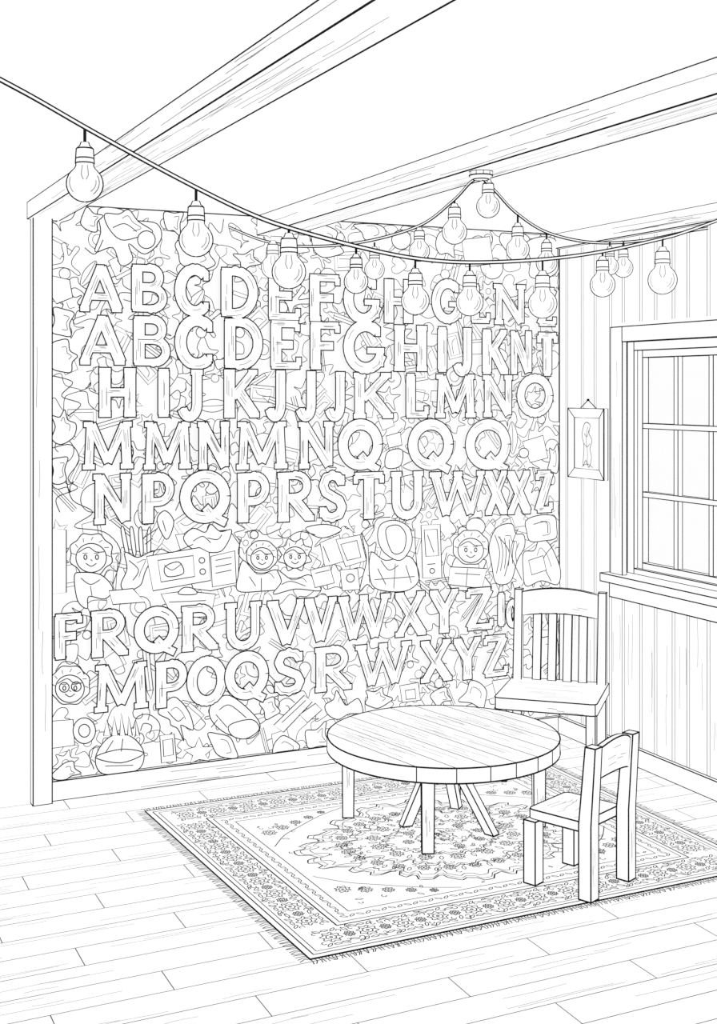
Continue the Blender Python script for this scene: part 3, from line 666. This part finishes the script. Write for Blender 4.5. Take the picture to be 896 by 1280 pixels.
# ---------------------------------------------------------------- string lights
sl = empty('string_lights')
def cable(name, pts, gap=.012, r=.0026):
    q = smoothc(pts, False, 10); mb = MB()
    mb.tube([p+Z*gap/2 for p in q], r, 1, 6); mb.tube([p-Z*gap/2 for p in q], r, 1, 6)
    mb.tube(q, gap*.32, 0, 6); mb.make(name, sl)
c1 = [at(-12, 93, 3.5), at(42, 122, 3.62), at(108, 160, 3.72), at(180, 200, 3.85), at(250, 237, 4.0), at(310, 266, 4.1), at(362, 285, 4.2), at(450, 309, 4.5), at(520, 323, 4.8), at(590, 328, 5.1), at(680, 324, 5.35), at(755, 314, 5.6), at(828, 298, 5.9), at(856, 290, 6.05), at(912, 270, 6.42)]
cable('cable_1', c1)
hu = at(601, 212, 4.95)
hook = Vector((hu.x, hu.y, H-.105))
pw_ = wp(284, 285)
c2 = [hook-Z*.02, at(588, 228, 5.05), at(565, 252, 5.25), at(522, 283, 5.6), at(450, 303, 6.0), at(380, 308, 6.3), at(330, 301, 6.5), Vector((pw_[0], YW-.035, pw_[1]))]
cable('cable_2', c2, .010)
c3 = [hook-Z*.02, at(620, 240, 5.1), at(645, 266, 5.35), at(685, 291, 5.7), at(740, 303, 6.1), at(800, 301, 6.4), at(856, 290, 6.6), at(885, 285, 6.55)]
cable('cable_3', c3, .010)
mb = MB()
mb.lathe(hook, [(.0, 0), (.045, 0), (.045, -.016), (.03, -.03), (.0, -.03)], 24)
for rr, zz in ((.045, 0), (.045, -.016), (.03, -.03)): mb.tube([hook+Vector((rr*cos(k*pi/10), rr*sin(k*pi/10), zz)) for k in range(20)], .0025, 1, 5, True)
for k in range(10):
    q = k*pi/5; mb.tube([hook+Vector((.045*cos(q), .045*sin(q), 0)), hook+Vector((.045*cos(q), .045*sin(q), -.016))], .0015, 1, 4)
mb.make('hook', sl, smooth=False)
bl = MB()
def bulb(u, v, rpx, vtop, t):
    c = at(u, v, t); r = rpx*t/FPX; ptop = at(u, vtop, t)
    prof = []
    neck = .46
    for z, q in ((1.18, neck), (1.0, neck+.02), (.85, .56)): prof.append((q*r, z*r))
    for k in range(9):
        a = radians(48-k*138/8); prof.append((r*cos(a)*1.0, r*sin(a)))
    prof[-1] = (0.0005, -r)
    bl.lathe(c, prof, 28, 0)
    cap = [(.0005, 2.35*r), (.2*r, 2.35*r), (.26*r, 2.15*r), (.45*r, 2.0*r), (.5*r, 1.18*r), (.47*r, 1.1*r)]
    bl.lathe(c, cap, 20, 0)
    view = Vector((c.x, c.y, 0)).normalized(); sd = Vector((view.y, -view.x, 0))
    lw = .0028
    for pr in (prof, cap):
        for s in (-1, 1): bl.tube([c+sd*s*q[0]+Z*q[1] for q in (smoothc([Vector((a, b, 0)) for a, b in pr], False, 3) if pr is prof else pr)], lw, 1, 6)
    for zz, rr in ((1.18, .49), (1.45, .485), (2.0, .45)):
        bl.tube([c+Vector((rr*r*cos(k*pi/8), rr*r*sin(k*pi/8), zz*r)) for k in range(16)], lw*.75, 1 if zz != 1.45 else 2, 5, True)
    L_ = ptop.z-(c.z+2.35*r)
    if L_ > .004: bl.tube([c+Z*2.3*r, Vector((c.x, c.y, ptop.z))], .0042, 1, 6)
    for s, a0, a1, rr, m in ((1, 30, -55, .80, 3), (-1, 20, -40, .84, 4), (1, 10, -60, .62, 4)):  # reflections on the bulb drawn as grey ink arcs
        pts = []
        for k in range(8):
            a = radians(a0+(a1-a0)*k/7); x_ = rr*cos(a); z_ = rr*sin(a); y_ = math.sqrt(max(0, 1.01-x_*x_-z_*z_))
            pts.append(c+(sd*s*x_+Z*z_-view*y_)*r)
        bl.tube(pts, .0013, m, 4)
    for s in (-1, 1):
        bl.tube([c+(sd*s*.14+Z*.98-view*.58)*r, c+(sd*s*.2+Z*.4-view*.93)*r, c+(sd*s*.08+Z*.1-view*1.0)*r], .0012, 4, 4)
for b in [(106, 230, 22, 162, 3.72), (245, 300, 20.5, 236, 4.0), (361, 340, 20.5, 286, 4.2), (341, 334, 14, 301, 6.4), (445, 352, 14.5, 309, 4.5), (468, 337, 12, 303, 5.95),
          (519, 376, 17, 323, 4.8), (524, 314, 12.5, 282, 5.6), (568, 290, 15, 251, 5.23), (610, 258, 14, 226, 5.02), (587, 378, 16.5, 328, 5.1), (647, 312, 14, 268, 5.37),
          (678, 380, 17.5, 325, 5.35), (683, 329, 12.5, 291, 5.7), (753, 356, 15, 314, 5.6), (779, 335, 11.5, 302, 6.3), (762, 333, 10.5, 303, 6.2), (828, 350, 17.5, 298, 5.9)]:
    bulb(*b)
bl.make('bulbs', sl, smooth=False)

# ---------------------------------------------------------------- light
w = bpy.data.worlds.new('daylight'); sc.world = w; w.use_nodes = True
w.node_tree.nodes['Background'].inputs[0].default_value = (1, 1, 1, 1); w.node_tree.nodes['Background'].inputs[1].default_value = 1.0
ld = bpy.data.lights.new('soft_room_light', 'AREA'); ld.energy = 20; ld.size = 3; lo = bpy.data.objects.new('soft_room_light', ld); sc.collection.objects.link(lo)
lo.location = (.5, -1.5, 2.4); lo.rotation_euler = (radians(80), 0, radians(-22))

# ---------------------------------------------------------------- camera
cd = bpy.data.cameras.new('camera'); cam = bpy.data.objects.new('camera', cd); sc.collection.objects.link(cam)
cam.location = EYE; cam.rotation_euler = (radians(90), 0, -YAW)
cd.sensor_fit = 'VERTICAL'; cd.sensor_height = 36; cd.sensor_width = 36; cd.lens = FPX*36/1280; cd.shift_y = -(640-HV)/1280
cd.clip_start = .05
sc.camera = cam
